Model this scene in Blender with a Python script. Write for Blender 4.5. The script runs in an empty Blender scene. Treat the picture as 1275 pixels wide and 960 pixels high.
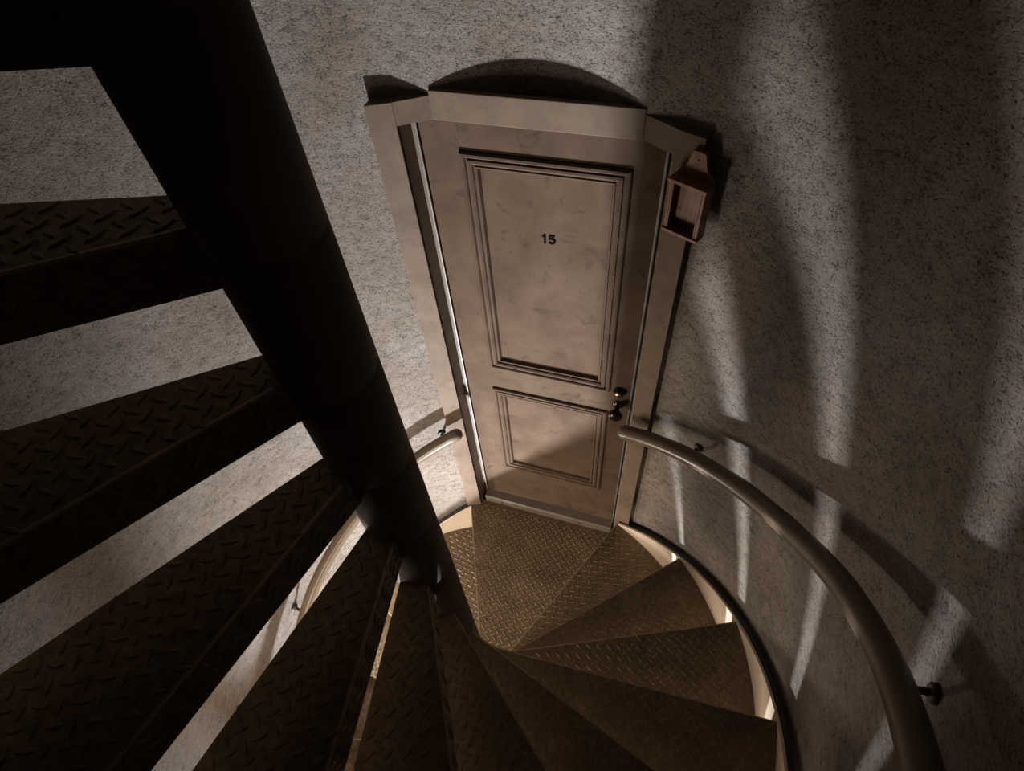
import bpy, bmesh, math, random
from mathutils import Vector, Matrix

random.seed(7)
sc = bpy.context.scene
COL = sc.collection
R = math.radians

# ------------------------------------------------------------------ camera
cam_d = bpy.data.cameras.new('camera')
cam = bpy.data.objects.new('camera', cam_d)
COL.objects.link(cam)
cam_d.sensor_width = 36.0
cam_d.lens = 20.481
cam_d.clip_start = 0.02
CX = Vector((0.948467, 0.310169, -0.064848))
CY = Vector((-0.202386, 0.750427, 0.629205))
CZ = Vector((0.243823, -0.583656, 0.774529))
M = Matrix.Identity(4)
for i in range(3):
    M[i][0], M[i][1], M[i][2] = CX[i], CY[i], CZ[i]
M[0][3], M[1][3], M[2][3] = 0.424697, -0.395840, 2.715963
cam.matrix_world = M
sc.camera = cam

# ------------------------------------------------------------------ view, world, light
sc.view_settings.view_transform = 'Standard'
sc.view_settings.look = 'None'
sc.view_settings.gamma = 1.0
sc.view_settings.use_curve_mapping = False
sc.view_settings.exposure = 0.35

world = bpy.data.worlds.new('world')
sc.world = world
world.use_nodes = True
world.node_tree.nodes['Background'].inputs['Color'].default_value = (1.0, 0.85, 0.70, 1)
world.node_tree.nodes['Background'].inputs['Strength'].default_value = 0.004


def area_light(name, loc, target, sx, sy, watts, color):
    ld = bpy.data.lights.new(name, 'AREA')
    ld.shape = 'RECTANGLE'
    ld.size = sx
    ld.size_y = sy
    ld.energy = watts
    ld.color = color
    lo = bpy.data.objects.new(name, ld)
    COL.objects.link(lo)
    lo.location = loc
    d = Vector(target) - Vector(loc)
    lo.rotation_euler = d.to_track_quat('-Z', 'Y').to_euler()
    return lo


def pol(r, az, z=0.0):
    a = R(az)
    return Vector((r * math.sin(a), r * math.cos(a), z))


# four small windows in the wall between the two flights give all the light
WINS = [dict(az=201.5, half=3.8, z0=-1.02, z1=-0.82, watts=78.0, color=(0.96, 0.97, 1.0), aim=(0.12, 0.93, 2.15), spread=100),
        dict(az=224.0, half=7.5, z0=-0.10, z1=0.95, watts=12.0, color=(1.0, 0.84, 0.69), aim=(0.0, 0.90, 0.1), spread=145),
        dict(az=126.0, half=5.0, z0=0.05, z1=0.42, watts=5.0, color=(1.0, 0.81, 0.62), aim=(-0.5, 0.5, 0.2), spread=180),
        dict(az=280.0, half=4.0, z0=-0.20, z1=-0.02, watts=9.0, color=(1.0, 0.88, 0.74), aim=(0.0, 0.55, -0.1), spread=180)]
for wi in WINS:
    zc = 0.5 * (wi['z0'] + wi['z1'])
    wl = area_light('window_light', pol(0.957, wi['az'], zc), wi['aim'],
                    2 * 0.95 * math.sin(R(wi['half'] - 1.0)), wi['z1'] - wi['z0'] - 0.04, wi['watts'], wi['color'])
    wl.data.spread = R(wi['spread'])

# ------------------------------------------------------------------ dimensions (metres, column axis = origin)
H = 0.2177          # rise
DTH = 20.925        # tread angle
TH1 = 24.0          # first nosing
RT = 0.9075         # tread outer radius
RP = 0.0655         # column radius
RW = 0.950          # wall radius
OFF = -0.0141
OFB = 0.0254
LIP = 0.077
ZB, ZT = -3.60, 7.20

# ------------------------------------------------------------------ materials


def new_mat(name):
    m = bpy.data.materials.new(name)
    m.use_nodes = True
    nt = m.node_tree
    b = nt.nodes['Principled BSDF']
    return m, nt, b


def node(nt, t, **kw):
    n = nt.nodes.new(t)
    for k, v in kw.items():
        if k in n.inputs:
            n.inputs[k].default_value = v
        else:
            setattr(n, k, v)
    return n


def ramp(nt, src, stops):
    n = nt.nodes.new('ShaderNodeValToRGB')
    e = n.color_ramp.elements
    while len(e) < len(stops):
        e.new(0.5)
    for i, (p, c) in enumerate(stops):
        e[i].position = p
        e[i].color = (c[0], c[1], c[2], 1) if isinstance(c, tuple) else (c, c, c, 1)
    nt.links.new(src, n.inputs['Fac'])
    return n


def mix(nt, fac, a, b, mode='MIX'):
    n = nt.nodes.new('ShaderNodeMix')
    n.data_type = 'RGBA'
    n.blend_type = mode
    for sock, v in ((n.inputs[0], fac), (n.inputs[6], a), (n.inputs[7], b)):
        if hasattr(v, 'is_linked') or hasattr(v, 'links'):
            nt.links.new(v, sock)
        elif isinstance(v, tuple):
            sock.default_value = (v[0], v[1], v[2], 1)
        else:
            sock.default_value = v
    return n.outputs[2]


def noise(nt, vec, scale, detail=4.0, rough=0.55, dist=0.0):
    n = nt.nodes.new('ShaderNodeTexNoise')
    n.inputs['Scale'].default_value = scale
    n.inputs['Detail'].default_value = detail
    n.inputs['Roughness'].default_value = rough
    n.inputs['Distortion'].default_value = dist
    if vec is not None:
        nt.links.new(vec, n.inputs['Vector'])
    return n.outputs['Fac']


def coords(nt, scale=(1, 1, 1)):
    tc = nt.nodes.new('ShaderNodeTexCoord')
    mp = nt.nodes.new('ShaderNodeMapping')
    mp.inputs['Scale'].default_value = scale
    nt.links.new(tc.outputs['Object'], mp.inputs['Vector'])
    return mp.outputs['Vector']


def bump(nt, b, h, strength, dist, prev=None):
    n = nt.nodes.new('ShaderNodeBump')
    n.inputs['Strength'].default_value = strength
    n.inputs['Distance'].default_value = dist
    nt.links.new(h, n.inputs['Height'])
    if prev is not None:
        nt.links.new(prev, n.inputs['Normal'])
    nt.links.new(n.outputs['Normal'], b.inputs['Normal'])
    return n.outputs['Normal']


def plaster():
    m, nt, b = new_mat('rough_plaster')
    v = coords(nt)
    vs = coords(nt, (1.0, 1.0, 1.6))
    big = noise(nt, v, 3.2, 5, 0.6)
    mid = noise(nt, vs, 30, 6, 0.7, 0.3)
    fine = noise(nt, vs, 210, 5, 0.7, 0.2)
    grit = noise(nt, vs, 420, 3, 0.6)
    pit = noise(nt, vs, 165, 7, 0.75, 0.35)
    c1 = ramp(nt, big, [(0.32, (0.20, 0.161, 0.128)), (0.55, (0.25, 0.214, 0.184)), (0.75, (0.30, 0.268, 0.24))])
    c2 = ramp(nt, mid, [(0.30, 0.70), (0.50, 0.96), (0.72, 1.10)])
    col = mix(nt, 1.0, c1.outputs['Color'], c2.outputs['Color'], 'MULTIPLY')
    # pits crowd where the trowel left the surface open
    open_ = ramp(nt, mid, [(0.35, 0.055), (0.65, -0.0)])
    add = nt.nodes.new('ShaderNodeMath')
    add.operation = 'SUBTRACT'
    nt.links.new(pit, add.inputs[0])
    nt.links.new(open_.outputs['Color'], add.inputs[1])
    p = ramp(nt, add.outputs[0], [(0.355, 1.0), (0.42, 0.0)])
    col = mix(nt, p.outputs['Color'], col, (0.07, 0.052, 0.042))
    f2 = ramp(nt, fine, [(0.33, 0.62), (0.62, 1.12)])
    col = mix(nt, 1.0, col, f2.outputs['Color'], 'MULTIPLY')
    nt.links.new(col, b.inputs['Base Color'])
    b.inputs['Roughness'].default_value = 0.9
    b.inputs['Specular IOR Level'].default_value = 0.25
    n1 = bump(nt, b, mid, 0.45, 0.008)
    n2 = bump(nt, b, fine, 0.7, 0.0025, n1)
    n3 = bump(nt, b, grit, 0.5, 0.001, n2)
    bump(nt, b, ramp(nt, add.outputs[0], [(0.33, 0.0), (0.42, 1.0)]).outputs['Color'], 0.7, 0.002, n3)
    return m


def painted(name, c_lo, c_hi, dirt, rough, dirt_amt=0.55, scale=9.0, bumpy=0.10, grain=(1, 1, 1), spec=0.35):
    m, nt, b = new_mat(name)
    v = coords(nt, grain)
    a = noise(nt, v, scale, 6, 0.6, 0.5)
    d = noise(nt, v, scale * 2.3, 8, 0.7, 0.8)
    s = noise(nt, v, 140, 3, 0.6)
    c1 = ramp(nt, a, [(0.32, c_lo), (0.66, c_hi)])
    f = ramp(nt, d, [(0.56, 0.0), (0.78, dirt_amt)])
    col = mix(nt, f.outputs['Color'], c1.outputs['Color'], dirt)
    nt.links.new(col, b.inputs['Base Color'])
    rr = ramp(nt, a, [(0.3, rough + 0.06), (0.7, rough - 0.03)])
    b.inputs['Specular IOR Level'].default_value = spec
    nt.links.new(rr.outputs['Color'], b.inputs['Roughness'])
    n1 = bump(nt, b, s, bumpy, 0.001)
    bump(nt, b, a, bumpy * 0.3, 0.002, n1)
    return m


def plate_metal():
    m, nt, b = new_mat('worn_chequer_plate')
    v = coords(nt)
    a = noise(nt, v, 7, 6, 0.65, 0.6)
    d = noise(nt, v, 60, 5, 0.7)
    c1 = ramp(nt, a, [(0.3, (0.112, 0.074, 0.041)), (0.5, (0.172, 0.118, 0.067)), (0.72, (0.228, 0.162, 0.095))])
    c2 = ramp(nt, d, [(0.30, 0.55), (0.62, 1.1)])
    col = mix(nt, 1.0, c1.outputs['Color'], c2.outputs['Color'], 'MULTIPLY')
    nt.links.new(col, b.inputs['Base Color'])
    b.inputs['Metallic'].default_value = 0.15
    rr = ramp(nt, d, [(0.3, 0.62), (0.7, 0.38)])
    nt.links.new(rr.outputs['Color'], b.inputs['Roughness'])
    bump(nt, b, d, 0.25, 0.001)
    return m


def plain(name, c, rough, metal=0.0, var=0.15):
    m, nt, b = new_mat(name)
    v = coords(nt)
    a = noise(nt, v, 30, 4, 0.6)
    c1 = ramp(nt, a, [(0.3, tuple(x * (1 - var) for x in c)), (0.7, tuple(min(1, x * (1 + var)) for x in c))])
    nt.links.new(c1.outputs['Color'], b.inputs['Base Color'])
    b.inputs['Roughness'].default_value = rough
    b.inputs['Metallic'].default_value = metal
    return m


def wood_mat():
    m, nt, b = new_mat('varnished_wood')
    v = coords(nt, (9, 9, 1.2))
    a = noise(nt, v, 12, 6, 0.65, 1.2)
    c1 = ramp(nt, a, [(0.3, (0.09, 0.030, 0.010)), (0.55, (0.215, 0.083, 0.030)), (0.75, (0.31, 0.135, 0.05))])
    nt.links.new(c1.outputs['Color'], b.inputs['Base Color'])
    b.inputs['Roughness'].default_value = 0.42
    bump(nt, b, a, 0.08, 0.001)
    return m


MAT_WALL = plaster()
MAT_DOOR = painted('aged_cream_door_paint', (0.070, 0.046, 0.031), (0.102, 0.069, 0.048), (0.020, 0.012, 0.007), 0.72, 0.9, 6, 0.10, (1, 1, 1), 0.04)
MAT_FRAME = painted('aged_frame_paint', (0.122, 0.086, 0.060), (0.160, 0.117, 0.084), (0.045, 0.027, 0.016), 0.6, 0.65, 11, 0.10, (1, 1, 1), 0.10)
MAT_REBATE = painted('brown_rebate_paint', (0.13, 0.09, 0.06), (0.18, 0.13, 0.09), (0.07, 0.045, 0.03), 0.5)
MAT_THRESH = painted('worn_threshold_paint', (0.10, 0.08, 0.063), (0.15, 0.12, 0.096), (0.04, 0.028, 0.02), 0.45, 0.7, 14)
MAT_STRINGER = painted('cream_stringer_paint', (0.62, 0.51, 0.39), (0.70, 0.59, 0.46), (0.36, 0.22, 0.11), 0.5, 0.4, 7)
MAT_COLUMN = painted('column_paint', (0.10, 0.078, 0.058), (0.13, 0.10, 0.075), (0.06, 0.043, 0.03), 0.62, 0.4, 6, 0.10, (1, 1, 1), 0.22)
MAT_RAIL = painted('handrail_paint', (0.115, 0.084, 0.055), (0.15, 0.112, 0.075), (0.08, 0.055, 0.035), 0.30, 0.3, 8, 0.04)
MAT_PLATE = plate_metal()
MAT_BLACK = plain('gap_shade_black', (0.012, 0.010, 0.009), 0.45)  # shade of the gap behind the stringer, put into the colour
MAT_NUMBER = plain('matt_black_digits', (0.006, 0.005, 0.0045), 0.95)
MAT_NUMBER.node_tree.nodes['Principled BSDF'].inputs['Specular IOR Level'].default_value = 0.03
MAT_BRONZE = plain('dark_bronze', (0.035, 0.026, 0.016), 0.24, 0.85)
MAT_BRASS = plain('old_brass', (0.62, 0.42, 0.17), 0.25, 1.0)
MAT_STEEL = plain('dark_steel', (0.045, 0.037, 0.03), 0.55, 0.4)
MAT_STRIP = plain('grey_metal_strip', (0.17, 0.15, 0.135), 0.45, 0.3)
MAT_EDGE = plain('worn_nosing_edge', (0.36, 0.28, 0.19), 0.5, 0.2)
MAT_SCREW = plain('dark_screw', (0.05, 0.04, 0.035), 0.5, 0.5)
MAT_WOOD = wood_mat()
MAT_FLOOR = plain('concrete_floor', (0.22, 0.19, 0.16), 0.9)
MAT_CEIL = plain('dark_ceiling_boards', (0.05, 0.04, 0.03), 0.9)

# ------------------------------------------------------------------ mesh helpers


def obj(name, bm, mat, parent=None, smooth=None):
    bmesh.ops.recalc_face_normals(bm, faces=bm.faces[:])
    me = bpy.data.meshes.new(name)
    bm.to_mesh(me)
    bm.free()
    me.materials.append(mat)
    if smooth is not None:
        for p in me.polygons:
            p.use_smooth = True
        me.set_sharp_from_angle(angle=R(smooth))
    o = bpy.data.objects.new(name, me)
    COL.objects.link(o)
    if parent:
        o.parent = parent
    return o


def empty(name, loc=(0, 0, 0), rz=0.0, parent=None):
    o = bpy.data.objects.new(name, None)
    o.empty_display_size = 0.1
    COL.objects.link(o)
    o.location = loc
    o.rotation_euler = (0, 0, rz)
    if parent:
        o.parent = parent
    return o


def tag(o, label=None, cat=None, group=None, kind=None):
    if label:
        o['label'] = label
    if cat:
        o['category'] = cat
    if group:
        o['group'] = group
    if kind:
        o['kind'] = kind
    return o


def prism(bm, pts, z0, z1):
    """vertical prism over a plan polygon"""
    lo = [bm.verts.new((p[0], p[1], z0)) for p in pts]
    hi = [bm.verts.new((p[0], p[1], z1)) for p in pts]
    n = len(pts)
    bm.faces.new(lo[::-1])
    bm.faces.new(hi)
    for i in range(n):
        bm.faces.new((lo[i], lo[(i + 1) % n], hi[(i + 1) % n], hi[i]))


def box(bm, x0, x1, y0, y1, z0, z1):
    prism(bm, [(x0, y0), (x1, y0), (x1, y1), (x0, y1)], z0, z1)


def bevel(bm, w, seg=2):
    bmesh.ops.remove_doubles(bm, verts=bm.verts[:], dist=1e-6)
    bmesh.ops.recalc_face_normals(bm, faces=bm.faces[:])
    es = [e for e in bm.edges if len(e.link_faces) == 2 and e.calc_face_angle(0) > R(20)]
    bmesh.ops.bevel(bm, geom=es, offset=w, segments=seg, profile=0.6, affect='EDGES', clamp_overlap=True)


def lathe(bm, prof, origin, axis, seg=24):
    """prof = [(radius, distance along axis)]"""
    ax = Vector(axis).normalized()
    t = Vector((0, 0, 1)) if abs(ax.z) < 0.9 else Vector((1, 0, 0))
    u = ax.cross(t).normalized()
    w = ax.cross(u)
    o = Vector(origin)
    rings = []
    for r, d in prof:
        if r < 1e-6:
            rings.append([bm.verts.new(o + ax * d)])
        else:
            rings.append([bm.verts.new(o + ax * d + (u * math.cos(k * 2 * math.pi / seg) + w * math.sin(k * 2 * math.pi / seg)) * r)
                          for k in range(seg)])
    for a, b in zip(rings, rings[1:]):
        for k in range(seg):
            k2 = (k + 1) % seg
            if len(a) == 1 and len(b) == 1:
                continue
            if len(a) == 1:
                bm.faces.new((a[0], b[k], b[k2]))
            elif len(b) == 1:
                bm.faces.new((a[k], a[k2], b[0]))
            else:
                bm.faces.new((a[k], a[k2], b[k2], b[k]))
    for rg in (rings[0], rings[-1]):
        if len(rg) > 1:
            bm.faces.new(rg)


def sweep(bm, path, ring_fn, closed_ends=True):
    """ring_fn(i, point, tangent) -> list of Vector"""
    rings = []
    n = len(path)
    for i, p in enumerate(path):
        t = (path[min(i + 1, n - 1)] - path[max(i - 1, 0)]).normalized()
        rings.append([bm.verts.new(v) for v in ring_fn(i, p, t)])
    k = len(rings[0])
    for a, b in zip(rings, rings[1:]):
        for j in range(k):
            bm.faces.new((a[j], a[(j + 1) % k], b[(j + 1) % k], b[j]))
    if closed_ends:
        bm.faces.new(rings[0][::-1])
        bm.faces.new(rings[-1])


def tube(bm, path, rad, seg=12):
    def fn(i, p, t):
        up = Vector((0, 0, 1)) if abs(t.z) < 0.95 else Vector((1, 0, 0))
        u = t.cross(up).normalized()
        w = u.cross(t).normalized()
        r = rad[i] if isinstance(rad, (list, tuple)) else rad
        return [p + (u * math.cos(a) + w * math.sin(a)) * r for a in [2 * math.pi * k / seg for k in range(seg)]]
    sweep(bm, path, fn)


# ------------------------------------------------------------------ the tower wall, floor, ceiling


def build_wall():
    bm = bmesh.new()
    azs = [i * 1.5 for i in range(240)]
    extra = [21.0, 339.0] + [w['az'] + k * w['half'] for w in WINS for k in (-1, 1)]
    azs = sorted(set([a for a in azs if all(abs(a - e) > 0.6 for e in extra)] + extra))
    zs = [ZB, -2.8, -2.0, -1.4, -0.6, -0.02, 1.2, 1.6, 2.03, 2.5, 3.2, 4.2, 5.2, 6.2, ZT] + [w[k] for w in WINS for k in ('z0', 'z1')]
    zs = sorted(set(zs))
    grid = {}
    for i, a in enumerate(azs):
        for j, z in enumerate(zs):
            grid[i, j] = bm.verts.new(pol(RW, a, z))
    n = len(azs)
    for i in range(n):
        i2 = (i + 1) % n
        mid = (azs[i] + (azs[i2] if i2 else 360)) / 2
        for j in range(len(zs) - 1):
            zm = (zs[j] + zs[j + 1]) / 2
            if (mid < 21 or mid > 339) and -0.02 < zm < 2.03:
                continue
            if any(abs(mid - w['az']) < w['half'] and w['z0'] < zm < w['z1'] for w in WINS):
                continue
            bm.faces.new((grid[i, j], grid[i, j + 1], grid[i2, j + 1], grid[i2, j]))
    me = bpy.data.meshes.new('wall_round')
    bmesh.ops.delete(bm, geom=[v for v in bm.verts if not v.link_faces], context='VERTS')
    # masonry thickness
    ret = bmesh.ops.extrude_face_region(bm, geom=bm.faces[:])
    for v in [g for g in ret['geom'] if isinstance(g, bmesh.types.BMVert)]:
        s = (RW + 0.22) / RW
        v.co.x *= s
        v.co.y *= s
    return tag(obj('wall_round', bm, MAT_WALL, None, 30), 'curved rough plaster wall of the stair tower', None, None, 'structure')


build_wall()
bm = bmesh.new()
lathe(bm, [(RW + 0.22, -0.15), (RW + 0.22, 0.0)], (0, 0, ZB), (0, 0, 1), 96)
tag(obj('floor', bm, MAT_FLOOR), 'grey concrete floor at the foot of the tower', kind='structure')
bm = bmesh.new()
lathe(bm, [(RW + 0.22, 0.0), (RW + 0.22, 0.15)], (0, 0, ZT), (0, 0, 1), 96)
tag(obj('ceiling', bm, MAT_CEIL), 'dark ceiling at the top of the tower', kind='structure')

# window in the wall, under the upper flight
def build_window(i, WIN):
    root = empty('window_%d' % i, pol(RW, WIN['az'], WIN['z0']))
    tag(root, 'small window in the curved wall below the upper flight', kind='structure')
    a0, a1 = WIN['az'] - WIN['half'], WIN['az'] + WIN['half']
    inv = Vector(root.location)

    def bar(name, aa, ab, za, zb, ra=0.952, rb=0.99):
        b = bmesh.new()
        n = 5
        pts = [pol(ra, aa + (ab - aa) * k / n) for k in range(n + 1)] + [pol(rb, ab + (aa - ab) * k / n) for k in range(n + 1)]
        prism(b, [(p.x - inv.x, p.y - inv.y) for p in pts], za - inv.z, zb - inv.z)
        obj(name, b, MAT_FRAME, root)
    if i == 1:       # added unseen leaf, square to the wall, blocks light towards the right
        b = bmesh.new()
        d = pol(1.0, a0 + 0.4)
        n = Vector((d.y, -d.x, 0)) * 0.004
        pa, pb = d * 0.949, d * 0.765
        prism(b, [((p + k).x - inv.x, (p + k).y - inv.y) for p, k in ((pa, n), (pb, n), (pb, -n), (pa, -n))], 0.004, WIN['z1'] - WIN['z0'] - 0.004)
        obj('baffle_leaf', b, MAT_FRAME, root)
    bar('frame_side', a0, a0 + 0.9, WIN['z0'], WIN['z1'])
    bar('frame_side', a1 - 0.9, a1, WIN['z0'], WIN['z1'])
    bar('frame_head', a0 + 0.9, a1 - 0.9, WIN['z1'] - 0.018, WIN['z1'])
    bar('frame_sill', a0 + 0.9, a1 - 0.9, WIN['z0'], WIN['z0'] + 0.018)


for i_, w_ in enumerate(WINS):
    build_window(i_ + 1, w_)

# ------------------------------------------------------------------ staircase
stair = tag(empty('spiral_staircase', (0, 0, ZB)), 'steel spiral staircase of chequer plate treads winding round a central column', 'staircase')
SZ = -ZB      # local offset of the staircase root


def line_circle(off, az, r):
    """point at radius r on the line with direction az and side offset off"""
    a = R(az)
    d = Vector((math.sin(a), math.cos(a)))
    m = Vector((math.cos(a), -math.sin(a)))
    s = math.sqrt(r * r - off * off)
    return m * off + d * s


def tread_outline(span):
    rin = 0.060
    pts = []
    pa = line_circle(OFF, 0.0, RT)
    pb = line_circle(OFB, span, RT)
    a0 = math.degrees(math.atan2(pa.x, pa.y))
    a1 = math.degrees(math.atan2(pb.x, pb.y))
    n = max(4, int((a1 - a0) / 3))
    pts.append(line_circle(OFF, 0.0, rin))
    for k in range(n + 1):
        p = pol(RT, a0 + (a1 - a0) * k / n)
        pts.append(Vector((p.x, p.y)))
    pts.append(line_circle(OFB, span, rin))
    if span > 40:        # the landing runs up to the threshold (y = 0.884 in tower axes)
        rot = Matrix.Rotation(-R(TH1), 2)        # tower -> local
        fix = [rot @ Vector(p) for p in ((-0.345, 0.884), (0.345, 0.884))]
        pts = [pts[0], pts[1], Vector(fix[0]), Vector(fix[1]), pts[-2], pts[-1]]
    return pts


def inside(pts, x, y, marg):
    n = len(pts)
    for i in range(n):
        a, b = pts[i], pts[(i + 1) % n]
        e = b - a
        if e.length < 1e-6:
            continue
        # outline runs clockwise seen from above -> inside is on the right
        cr = e.x * (y - a.y) - e.y * (x - a.x)
        if -cr / e.length < marg:
            return False
    return True


def lug(bm, c, u, v, w, length, width, height):
    """raised pad: long axis u, cross axis v, normal w"""
    base = []
    top = []
    for a, b in ((-1, 0), (-0.45, -1), (0.45, -1), (1, 0), (0.45, 1), (-0.45, 1)):
        base.append(bm.verts.new(c + u * (a * length / 2) + v * (b * width / 2)))
        top.append(bm.verts.new(c + u * (a * length / 2 * 0.72) + v * (b * width / 2 * 0.45) + w * height))
    for k in range(6):
        k2 = (k + 1) % 6
        bm.faces.new((base[k], base[k2], top[k2], top[k]))
    bm.faces.new(top)


PITCH, LUG_L, LUG_W, LUG_H = 0.0235, 0.0275, 0.0078, 0.0022


def tread_meshes(span, name):
    pts = tread_outline(span)
    TH = 0.006
    bm = bmesh.new()
    prism(bm, [(p.x, p.y) for p in pts], -TH, 0.0)
    # bent down front lip
    x0 = OFF
    y0, y1 = 0.058, math.sqrt(RT * RT - OFF * OFF)
    box(bm, x0, x0 + TH, y0, y1, -LIP, -TH)
    # stiffener under the back edge
    a = line_circle(OFB, span, 0.07)
    b = line_circle(OFB, span, RT - 0.002)
    d = (b - a).normalized()
    nn = Vector((-d.y, d.x)) * TH
    prism(bm, [tuple(a), tuple(b), tuple(b + nn), tuple(a + nn)], -0.024, -TH)
    bmesh.ops.recalc_face_normals(bm, faces=bm.faces[:])
    me = bpy.data.meshes.new(name)
    bm.to_mesh(me)
    bm.free()
    me.materials.append(MAT_PLATE)
    # raised pattern
    bm = bmesh.new()
    q = Matrix.Rotation(R(45 - span / 2), 2)
    ex = q @ Vector((1, 0))
    ey = q @ Vector((0, 1))
    N = int(1.4 / PITCH)
    for i in range(-N, N):
        for j in range(-N, N):
            p = ex * (i * PITCH) + ey * (j * PITCH)
            if not inside(pts, p.x, p.y, 0.008):
                continue
            u, v = (ex, ey) if (i + j) % 2 == 0 else (ey, ex)
            lug(bm, Vector((p.x, p.y, 0.0)), Vector((u.x, u.y, 0)), Vector((v.x, v.y, 0)), Vector((0, 0, 1)), LUG_L, LUG_W, LUG_H)
    # the same pattern on the lip
    k = 0
    z_rows = (-0.018, -0.042, -0.066)
    for r_, z in enumerate(z_rows):
        y = y0 + 0.02
        while y < y1 - 0.015:
            c = Vector((x0, y, z))
            s = 1 if (k + r_) % 2 == 0 else -1
            u = Vector((0, 0.7071, 0.7071 * s))
            v = Vector((0, -0.7071 * s, 0.7071))
            lug(bm, c, u, v, Vector((-1, 0, 0)), 0.024, LUG_W, LUG_H)
            y += 0.0235
            k += 1
    bmesh.ops.recalc_face_normals(bm, faces=bm.faces[:])
    ml = bpy.data.meshes.new(name + '_raised_lugs')
    bm.to_mesh(ml)
    bm.free()
    ml.materials.append(MAT_PLATE)
    return me, ml


def nosing_mesh():
    bm = bmesh.new()
    y1 = math.sqrt(RT * RT - OFF * OFF)
    box(bm, OFF - 0.0006, OFF + 0.0032, 0.075, y1 - 0.001, -0.0035, 0.0006)
    bmesh.ops.recalc_face_normals(bm, faces=bm.faces[:])
    me = bpy.data.meshes.new('nosing_edge')
    bm.to_mesh(me)
    bm.free()
    me.materials.append(MAT_EDGE)
    return me


ME_NOSE = nosing_mesh()


def place_tread(me, ml, name, az, z):
    o = bpy.data.objects.new(name, me)
    COL.objects.link(o)
    o.parent = stair
    o.location = (0, 0, z + SZ)
    o.rotation_euler = (0, 0, -R(az))
    l = bpy.data.objects.new('raised_lugs', ml)
    COL.objects.link(l)
    l.parent = o
    l['kind'] = 'stuff'
    e = bpy.data.objects.new('nosing_edge', ME_NOSE)
    COL.objects.link(e)
    e.parent = o
    return o


SPAN = DTH - 1.446
me_t, ml_t = tread_meshes(SPAN, 'tread')
me_l, ml_l = tread_meshes(2 * TH1 - 1.446, 'landing')
NUP = 15
for n in range(1, NUP + 1):
    place_tread(me_t, ml_t, 'tread', TH1 + (n - 1) * DTH, n * H)
for k in range(1, 16):
    place_tread(me_t, ml_t, 'tread', -TH1 - k * DTH, -k * H)
place_tread(me_l, ml_l, 'landing', -TH1, 0.0)
place_tread(me_l, ml_l, 'landing', -TH1, 16 * H)
for n in range(17, 31):
    place_tread(me_t, ml_t, 'tread', TH1 + (n - 17) * DTH, n * H)

# central column
bm = bmesh.new()
prof = [(0.0, 0.0)]
prof.append((RP - 0.0012, 0.0))
zz = 0.0
top_z = ZT - ZB
n_lv = int(math.floor(ZB / H))
levels = [n * H - ZB - 0.03 for n in range(-15, 34) if 0.1 < n * H - ZB < top_z - 0.1]
for z in levels:
    prof += [(RP, z - 0.0025), (RP - 0.0007, z - 0.0008), (RP - 0.0007, z + 0.0008), (RP, z + 0.0025)]
prof += [(RP, top_z), (0.0, top_z)]
lathe(bm, prof, (0, 0, 0), (0, 0, 1), 48)
obj('central_column', bm, MAT_COLUMN, stair, 30)

# outer stringer: helical plate carrying the tread ends


def stringer(az0, az1, ztop, name='stringer', depth=0.30, lift=0.012):
    bm = bmesh.new()
    n = max(2, int((az1 - az0) / 2.5))
    path = [az0 + (az1 - az0) * k / n for k in range(n + 1)]
    rings = []
    for a in path:
        zt = ztop(a) + lift + SZ
        rings.append([bm.verts.new(pol(RT + 0.0005, a, zt - depth)), bm.verts.new(pol(RT + 0.0085, a, zt - depth)),
                      bm.verts.new(pol(RT + 0.0085, a, zt)), bm.verts.new(pol(RT + 0.0005, a, zt))])
    for a, b in zip(rings, rings[1:]):
        for j in range(4):
            bm.faces.new((a[j], a[(j + 1) % 4], b[(j + 1) % 4], b[j]))
    bm.faces.new(rings[0])
    bm.faces.new(rings[-1][::-1])
    o = obj(name, bm, MAT_STRINGER, stair, 30)
    # black strip standing in for the shaded wall gap and the stringer's dark top edge
    bm = bmesh.new()
    rings = []
    for a in path:
        zt = ztop(a) + lift + SZ
        rings.append([bm.verts.new(pol(RT + 0.009, a, zt - 0.02)), bm.verts.new(pol(RT + 0.024, a, zt - 0.02)),
                      bm.verts.new(pol(RT + 0.024, a, zt + 0.003)), bm.verts.new(pol(RT + 0.009, a, zt + 0.003))])
    for a, b in zip(rings, rings[1:]):
        for j in range(4):
            bm.faces.new((a[j], a[(j + 1) % 4], b[(j + 1) % 4], b[j]))
    bm.faces.new(rings[0])
    bm.faces.new(rings[-1][::-1])
    obj('gap_shade_strip', bm, MAT_BLACK, o, 30)


stringer(TH1 - 0.5, TH1 + NUP * DTH - 2, lambda a: H * (1 + (a - TH1) / DTH))
stringer(-TH1 - 15 * DTH, -TH1 - 0.8, lambda a: H * (a + TH1) / DTH)

# ------------------------------------------------------------------ door frame
JI, JO = 0.343, 0.405
YI, YO = 0.857, 0.828
LJ = 0.262          # lintel joint x
YJ = 0.907          # lintel middle plane
XC = 0.004          # frame centre
frame = tag(empty('trim_1', (XC, 0.9, 0.0)), 'cream painted three sided door frame in the curved wall', kind='structure')


def fobj(name, bm, mat, smooth=None):
    bmesh.ops.translate(bm, verts=bm.verts[:], vec=(0, -0.9, 0))
    return obj(name, bm, mat, frame, smooth)


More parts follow.
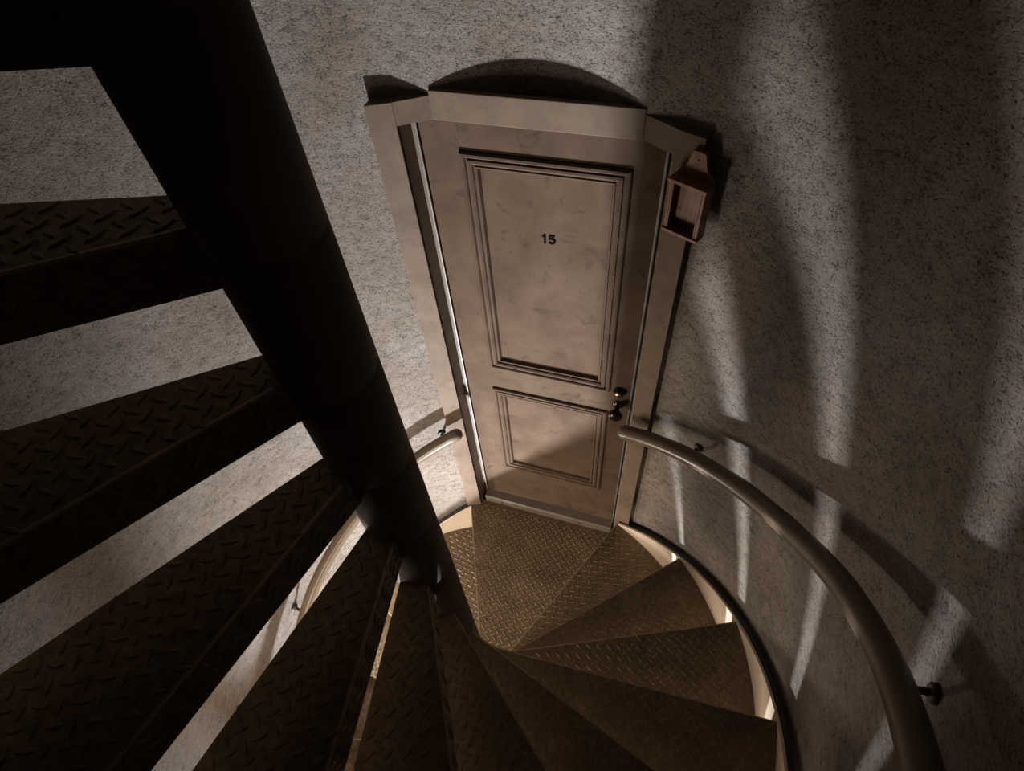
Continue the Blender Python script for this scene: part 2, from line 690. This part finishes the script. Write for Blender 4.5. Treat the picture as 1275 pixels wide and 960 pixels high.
for s in (-1, 1):
    bm = bmesh.new()
    prism(bm, [(s * JI, YI), (s * JO, YO), (s * (JO + 0.002), 0.862), (s * (JI + 0.012), 0.90)], 0.0, 2.070)
    bevel(bm, 0.0012)
    fobj('jamb', bm, MAT_FRAME)
    # rebate behind the jamb
    bm = bmesh.new()
    prism(bm, [(s * (JI + 0.001), YI + 0.012), (s * (JI + 0.006), 0.985), (s * 0.326, 0.985), (s * 0.326, 0.928), (s * (JI - 0.001), 0.928)], 0.0, 2.02)
    fobj('rebate', bm, MAT_REBATE)
    bm = bmesh.new()
    box(bm, s * 0.3255 - 0.0035, s * 0.3255 + 0.0035, 0.9175, 0.9275, 0.05, 2.012)
    bevel(bm, 0.0015)
    fobj('seal_strip', bm, MAT_STRIP)
    # side boards of the lintel
    bm = bmesh.new()
    prism(bm, [(s * LJ, YJ + 0.004), (s * (JI + 0.006), YI - 0.0022), (s * (JI + 0.006), YI + 0.03), (s * LJ, YJ + 0.022)], 2.010, 2.070)
    bevel(bm, 0.0005, 1)
    fobj('lintel_board', bm, MAT_FRAME)
bm = bmesh.new()
box(bm, -LJ - 0.004, LJ + 0.004, YJ, YJ + 0.018, 2.010, 2.083)
bevel(bm, 0.002)
fobj('lintel_board', bm, MAT_FRAME)
bm = bmesh.new()
box(bm, -0.33, 0.33, YJ + 0.0185, 1.0, 2.014, 2.05)
fobj('lintel_soffit', bm, MAT_REBATE)
# threshold
bm = bmesh.new()
prof = [(0.884, 0.0), (0.884, 0.040), (0.890, 0.047), (0.930, 0.054), (0.985, 0.054), (0.985, 0.0)]
va = [bm.verts.new((-0.326, y, z)) for y, z in prof]
vb = [bm.verts.new((0.326, y, z)) for y, z in prof]
for i in range(len(prof)):
    j = (i + 1) % len(prof)
    bm.faces.new((va[i], va[j], vb[j], vb[i]))
bm.faces.new(va)
bm.faces.new(vb[::-1])
thr = fobj('threshold', bm, MAT_THRESH)
for x in (-0.235, 0.17):
    bm = bmesh.new()
    lathe(bm, [(0.0, 0.003), (0.004, 0.003), (0.006, 0.0)], (x, 0.884, 0.024), (0, -1, 0), 12)
    bmesh.ops.translate(bm, verts=bm.verts[:], vec=(0, -0.9, 0))
    obj('screw', bm, MAT_SCREW, thr)

# ------------------------------------------------------------------ door
DX0, DX1 = -0.315, 0.325
YD = 0.926
PX0, PX1 = -0.210, 0.252
PU0, PU1 = 1.052, 1.923
PL0, PL1 = 0.335, 0.930
DZ0, DZ1 = 0.056, 2.013
door = tag(empty('door_1', (0.0, YD, DZ0)), 'cream panelled door numbered 15', kind='structure')


def dobj(name, bm, mat, parent=door, smooth=None):
    bmesh.ops.translate(bm, verts=bm.verts[:], vec=(0, -YD, -DZ0))
    return obj(name, bm, mat, parent, smooth)


for nm, a in (('stile', (DX0, PX0, DZ0, DZ1)), ('stile', (PX1, DX1, DZ0, DZ1)), ('bottom_rail', (PX0, PX1, DZ0, PL0)),
              ('middle_rail', (PX0, PX1, PL1, PU0)), ('top_rail', (PX0, PX1, PU1, DZ1))):
    bm = bmesh.new()
    box(bm, a[0], a[1], YD, YD + 0.04, a[2], a[3])
    dobj(nm, bm, MAT_DOOR)
MP = [(0.0, 0.0), (0.0, 0.005), (0.004, 0.0095), (0.010, 0.0105), (0.0145, 0.007), (0.0165, 0.002), (0.020, 0.002),
      (0.0215, 0.0075), (0.028, 0.0085), (0.034, 0.005), (0.036, 0.000), (0.039, -0.001), (0.041, 0.003), (0.046, 0.002), (0.050, -0.007), (0.0505, -0.013)]
for z0, z1 in ((PU0, PU1), (PL0, PL1)):
    bm = bmesh.new()
    rings = []
    for d, h in MP:
        rings.append([bm.verts.new((PX0 + d, YD - h, z0 + d)), bm.verts.new((PX1 - d, YD - h, z0 + d)),
                      bm.verts.new((PX1 - d, YD - h, z1 - d)), bm.verts.new((PX0 + d, YD - h, z1 - d))])
    for a, b in zip(rings, rings[1:]):
        for k in range(4):
            bm.faces.new((a[k], a[(k + 1) % 4], b[(k + 1) % 4], b[k]))
    # close the back so that the moulding is solid
    bk = [bm.verts.new((x, YD + 0.02, z)) for x, z in ((PX0, z0), (PX1, z0), (PX1, z1), (PX0, z1))]
    bi = [bm.verts.new((x, YD + 0.02, z)) for x, z in ((PX0 + .0505, z0 + .0505), (PX1 - .0505, z0 + .0505), (PX1 - .0505, z1 - .0505), (PX0 + .0505, z1 - .0505))]
    for k in range(4):
        k2 = (k + 1) % 4
        bm.faces.new((rings[0][k], rings[0][k2], bk[k2], bk[k]))
        bm.faces.new((rings[-1][k], rings[-1][k2], bi[k2], bi[k]))
        bm.faces.new((bk[k], bk[k2], bi[k2], bi[k]))
    dobj('panel_moulding', bm, MAT_DOOR)
    bm = bmesh.new()
    box(bm, PX0 + 0.049, PX1 - 0.049, YD + 0.010, YD + 0.03, z0 + 0.049, z1 - 0.049)
    dobj('panel', bm, MAT_DOOR)

# number
def stroke(bm, pts, w, y0, y1):
    """flat stroke of width w along a polyline in the x, z plane"""
    L_, R_ = [], []
    n = len(pts)
    for i, p in enumerate(pts):
        d = (Vector(pts[min(i + 1, n - 1)]) - Vector(pts[max(i - 1, 0)])).normalized()
        q = Vector((-d.y, d.x)) * (w / 2)
        L_.append(Vector(p) + q)
        R_.append(Vector(p) - q)
    out = L_ + R_[::-1]
    a_ = [bm.verts.new((p.x, y0, p.y)) for p in out]
    b_ = [bm.verts.new((p.x, y1, p.y)) for p in out]
    m = len(out)
    for i in range(n - 1):
        bm.faces.new((a_[i], a_[i + 1], a_[m - 2 - i], a_[m - 1 - i]))
        bm.faces.new((b_[i], b_[i + 1], b_[m - 2 - i], b_[m - 1 - i]))
    for i in range(m):
        bm.faces.new((a_[i], a_[(i + 1) % m], b_[(i + 1) % m], b_[i]))


num = empty('door_number', (0.028, 0.0088, 1.656 - DZ0), 0.0, door)
num.scale = (1.18, 1.0, 1.0)
NH = 0.031
bm = bmesh.new()
stroke(bm, [(-0.0085, 0.0), (-0.0085, NH)], 0.0052, -0.0012, 0.0012)
stroke(bm, [(-0.0150, NH * 0.74), (-0.0118, NH * 0.79), (-0.0095, NH * 0.90)], 0.0050, -0.0012, 0.0012)
obj('digit_one', bm, MAT_NUMBER, num)
bm = bmesh.new()
stroke(bm, [(0.002, NH - 0.0024), (0.0165, NH - 0.0024)], 0.0048, -0.0012, 0.0012)
stroke(bm, [(0.0042, NH - 0.003), (0.0028, NH * 0.50)], 0.0046, -0.0012, 0.0012)
arc = [(0.0090 + 0.0078 * math.cos(R(t)), 0.0103 + 0.0080 * math.sin(R(t))) for t in range(140, -146, -15)]
stroke(bm, arc, 0.0048, -0.0012, 0.0012)
obj('digit_five', bm, MAT_NUMBER, num)
tag(num, 'black number 15')

# lock and knob
bm = bmesh.new()
lathe(bm, [(0.0, -0.001), (0.023, -0.001), (0.023, 0.004), (0.019, 0.008), (0.017, 0.016), (0.012, 0.020), (0.0, 0.020)], (0.286, YD, 1.062), (0, -1, 0), 28)
lk = dobj('door_lock', bm, MAT_BRONZE, door, 40)
bm = bmesh.new()
lathe(bm, [(0.0, 0.019), (0.010, 0.019), (0.010, 0.023), (0.0075, 0.0245), (0.0, 0.0245)], (0.286, YD, 1.062), (0, -1, 0), 20)
dobj('lock_cylinder', bm, MAT_BRASS, lk, 40)
bm = bmesh.new()
lathe(bm, [(0.0, -0.001), (0.021, -0.001), (0.021, 0.003), (0.016, 0.007), (0.010, 0.010), (0.009, 0.030), (0.012, 0.036), (0.021, 0.042),
           (0.0265, 0.051), (0.0265, 0.057), (0.022, 0.064), (0.012, 0.068), (0.0, 0.069)], (0.286, YD, 0.985), (0, -1, 0), 32)
dobj('door_knob', bm, MAT_BRONZE, door, 40)

# ------------------------------------------------------------------ small wooden box on the right jamb
TX = Vector((0.906, -0.423, 0)).normalized()
NX = Vector((-TX.y, TX.x, 0)) * -1.0      # towards the room
wb = empty('wooden_key_box', (0.402 + XC, 0.826, 1.848))
wb.rotation_euler = (0, 0, R(-25))
tag(wb, 'small open fronted wooden box with a scrolled top hung on the door frame', 'box')


def wobj(name, bm, mat, bv=0.0012):
    if bv:
        bevel(bm, bv, 2)
    return obj(name, bm, mat, wb)


BW, BD, BH = 0.045, 0.036, 0.137
# back board with ogee head (local x along the frame, -y towards the room)
half = [(BW, 0.0), (BW, 0.140), (0.042, 0.145), (0.033, 0.152), (0.026, 0.162), (0.021, 0.175), (0.018, 0.190), (0.015, 0.197), (0.0, 0.1985)]
outl = half + [(-x, z) for x, z in half[::-1][1:]]
bm = bmesh.new()
fa = [bm.verts.new((x, -0.010, z)) for x, z in outl]
fb = [bm.verts.new((x, -0.001, z)) for x, z in outl]
bm.faces.new(fa)
bm.faces.new(fb[::-1])
for i in range(len(outl)):
    j = (i + 1) % len(outl)
    bm.faces.new((fa[i], fb[i], fb[j], fa[j]))
bk = wobj('back_board', bm, MAT_WOOD, 0)
for x, z in ((0.002, 0.180), (-0.024, 0.052)):
    bm = bmesh.new()
    lathe(bm, [(0.0, 0.0025), (0.0015, 0.0025), (0.0028, 0.0)], (x, -0.010, z), (0, -1, 0), 10)
    obj('screw', bm, MAT_SCREW, bk)
for nm, a in (('side_board', (-BW, -BW + 0.007, -BD, -0.0105, 0.008, BH - 0.008)), ('side_board', (BW - 0.007, BW, -BD, -0.0105, 0.008, BH - 0.008)),
              ('bottom_board', (-BW - 0.003, BW + 0.003, -BD - 0.004, -0.0105, 0.0, 0.0078)), ('top_board', (-BW - 0.004, BW + 0.004, -BD - 0.006, -0.0105, BH - 0.0078, BH))):
    bm = bmesh.new()
    box(bm, *a)
    wobj(nm, bm, MAT_WOOD)
# slim front frame
for nm, a in (('front_bar', (-BW + 0.0072, -BW + 0.011, -BD, -BD + 0.006, 0.008, BH - 0.008)), ('front_bar', (BW - 0.011, BW - 0.0072, -BD, -BD + 0.006, 0.008, BH - 0.008))):
    bm = bmesh.new()
    box(bm, *a)
    wobj(nm, bm, MAT_WOOD, 0.0008)

# ------------------------------------------------------------------ handrails
RR = 0.862
SL = H / DTH


# the rail runs a little flat where it leaves the door, then follows the pitch of the stair
SAG = [(22.7, 0.030), (33, 0.007), (46, -0.017), (59, -0.026), (67, -0.020), (78, 0.002), (91, 0.011), (101, 0.012)]


def lerp_table(a, tab):
    if a <= tab[0][0]:
        return tab[0][1]
    for (x0, y0), (x1, y1) in zip(tab, tab[1:]):
        if a <= x1:
            return y0 + (y1 - y0) * (a - x0) / (x1 - x0)
    return tab[-1][1]


def handrail(label, az0, az1, zf, brackets):
    base = pol(RR, az0, zf(az0))
    root = tag(empty('handrail', base), label, 'handrail')
    n = max(4, int((az1 - az0) / 2))
    path = []
    azs = []
    # rounded ends
    for k in range(n + 1):
        azs.append(az0 + (az1 - az0) * k / n)
    path = [pol(RR, a, zf(a)) - base for a in azs]
    rw, rh = 0.026, 0.024

    bm = bmesh.new()
    ts = [(path[min(i + 1, n)] - path[max(i - 1, 0)]).normalized() for i in range(n + 1)]
    full = []
    for s, d in ((0.15, 0.024), (0.6, 0.019), (0.87, 0.011)):
        full.append((path[0] - ts[0] * d, ts[0], s))
    full += [(path[i], ts[i], 1.0) for i in range(n + 1)]
    for s, d in ((0.87, 0.011), (0.6, 0.019), (0.15, 0.024)):
        full.append((path[n] + ts[n] * d, ts[n], s))
    rings = []
    for p, t, s in full:
        u = t.cross(Vector((0, 0, 1))).normalized()
        w = u.cross(t).normalized()
        ring = []
        for k in range(20):
            a = 2 * math.pi * k / 20
            ca, sa = math.cos(a), math.sin(a)
            ring.append(bm.verts.new(p + u * (math.copysign(abs(ca) ** 0.85, ca) * rw * s) + w * (math.copysign(abs(sa) ** 0.85, sa) * rh * s)))
        rings.append(ring)
    for a, b in zip(rings, rings[1:]):
        for j in range(20):
            bm.faces.new((a[j], a[(j + 1) % 20], b[(j + 1) % 20], b[j]))
    bm.faces.new(rings[0][::-1])
    bm.faces.new(rings[-1])
    obj('rail', bm, MAT_RAIL, root, 40)
    for a in brackets:
        z = zf(a)
        bm = bmesh.new()
        pts = [pol(RW - 0.006, a, z - 0.050), pol(RW - 0.03, a, z - 0.058), pol(RR + 0.022, a, z - 0.056), pol(RR + 0.005, a, z - 0.044), pol(RR, a, z - 0.02)]
        tube(bm, [p - base for p in pts], 0.0065, 12)
        br = obj('bracket', bm, MAT_STEEL, root, 50)
        bm = bmesh.new()
        ax = pol(1.0, a)
        lathe(bm, [(0.0, 0.0), (0.014, 0.0), (0.017, 0.003), (0.017, 0.012), (0.0, 0.012)], pol(RW - 0.010, a, z - 0.050) - base, (ax.x, ax.y, 0), 20)
        obj('wall_plate', bm, MAT_STEEL, br, 40)
    return root


handrail('brown painted handrail climbing the wall from the right of the door up the upper flight', 22.8, 330.0,
         lambda a: 0.7455 + 0.01013 * a + lerp_table(a, SAG), [37.7, 90.3, 150, 210, 270, 320])
handrail('brown painted handrail on the wall of the lower flight ending left of the door', -300.0, -23.3,
         lambda a: (0.744 + 0.0090 * (a + 21.6)) if a > -80 else (0.744 - 0.0090 * 58.4 + SL * (a + 80)), [-28.0, -85.0, -140.0, -200.0, -260.0])
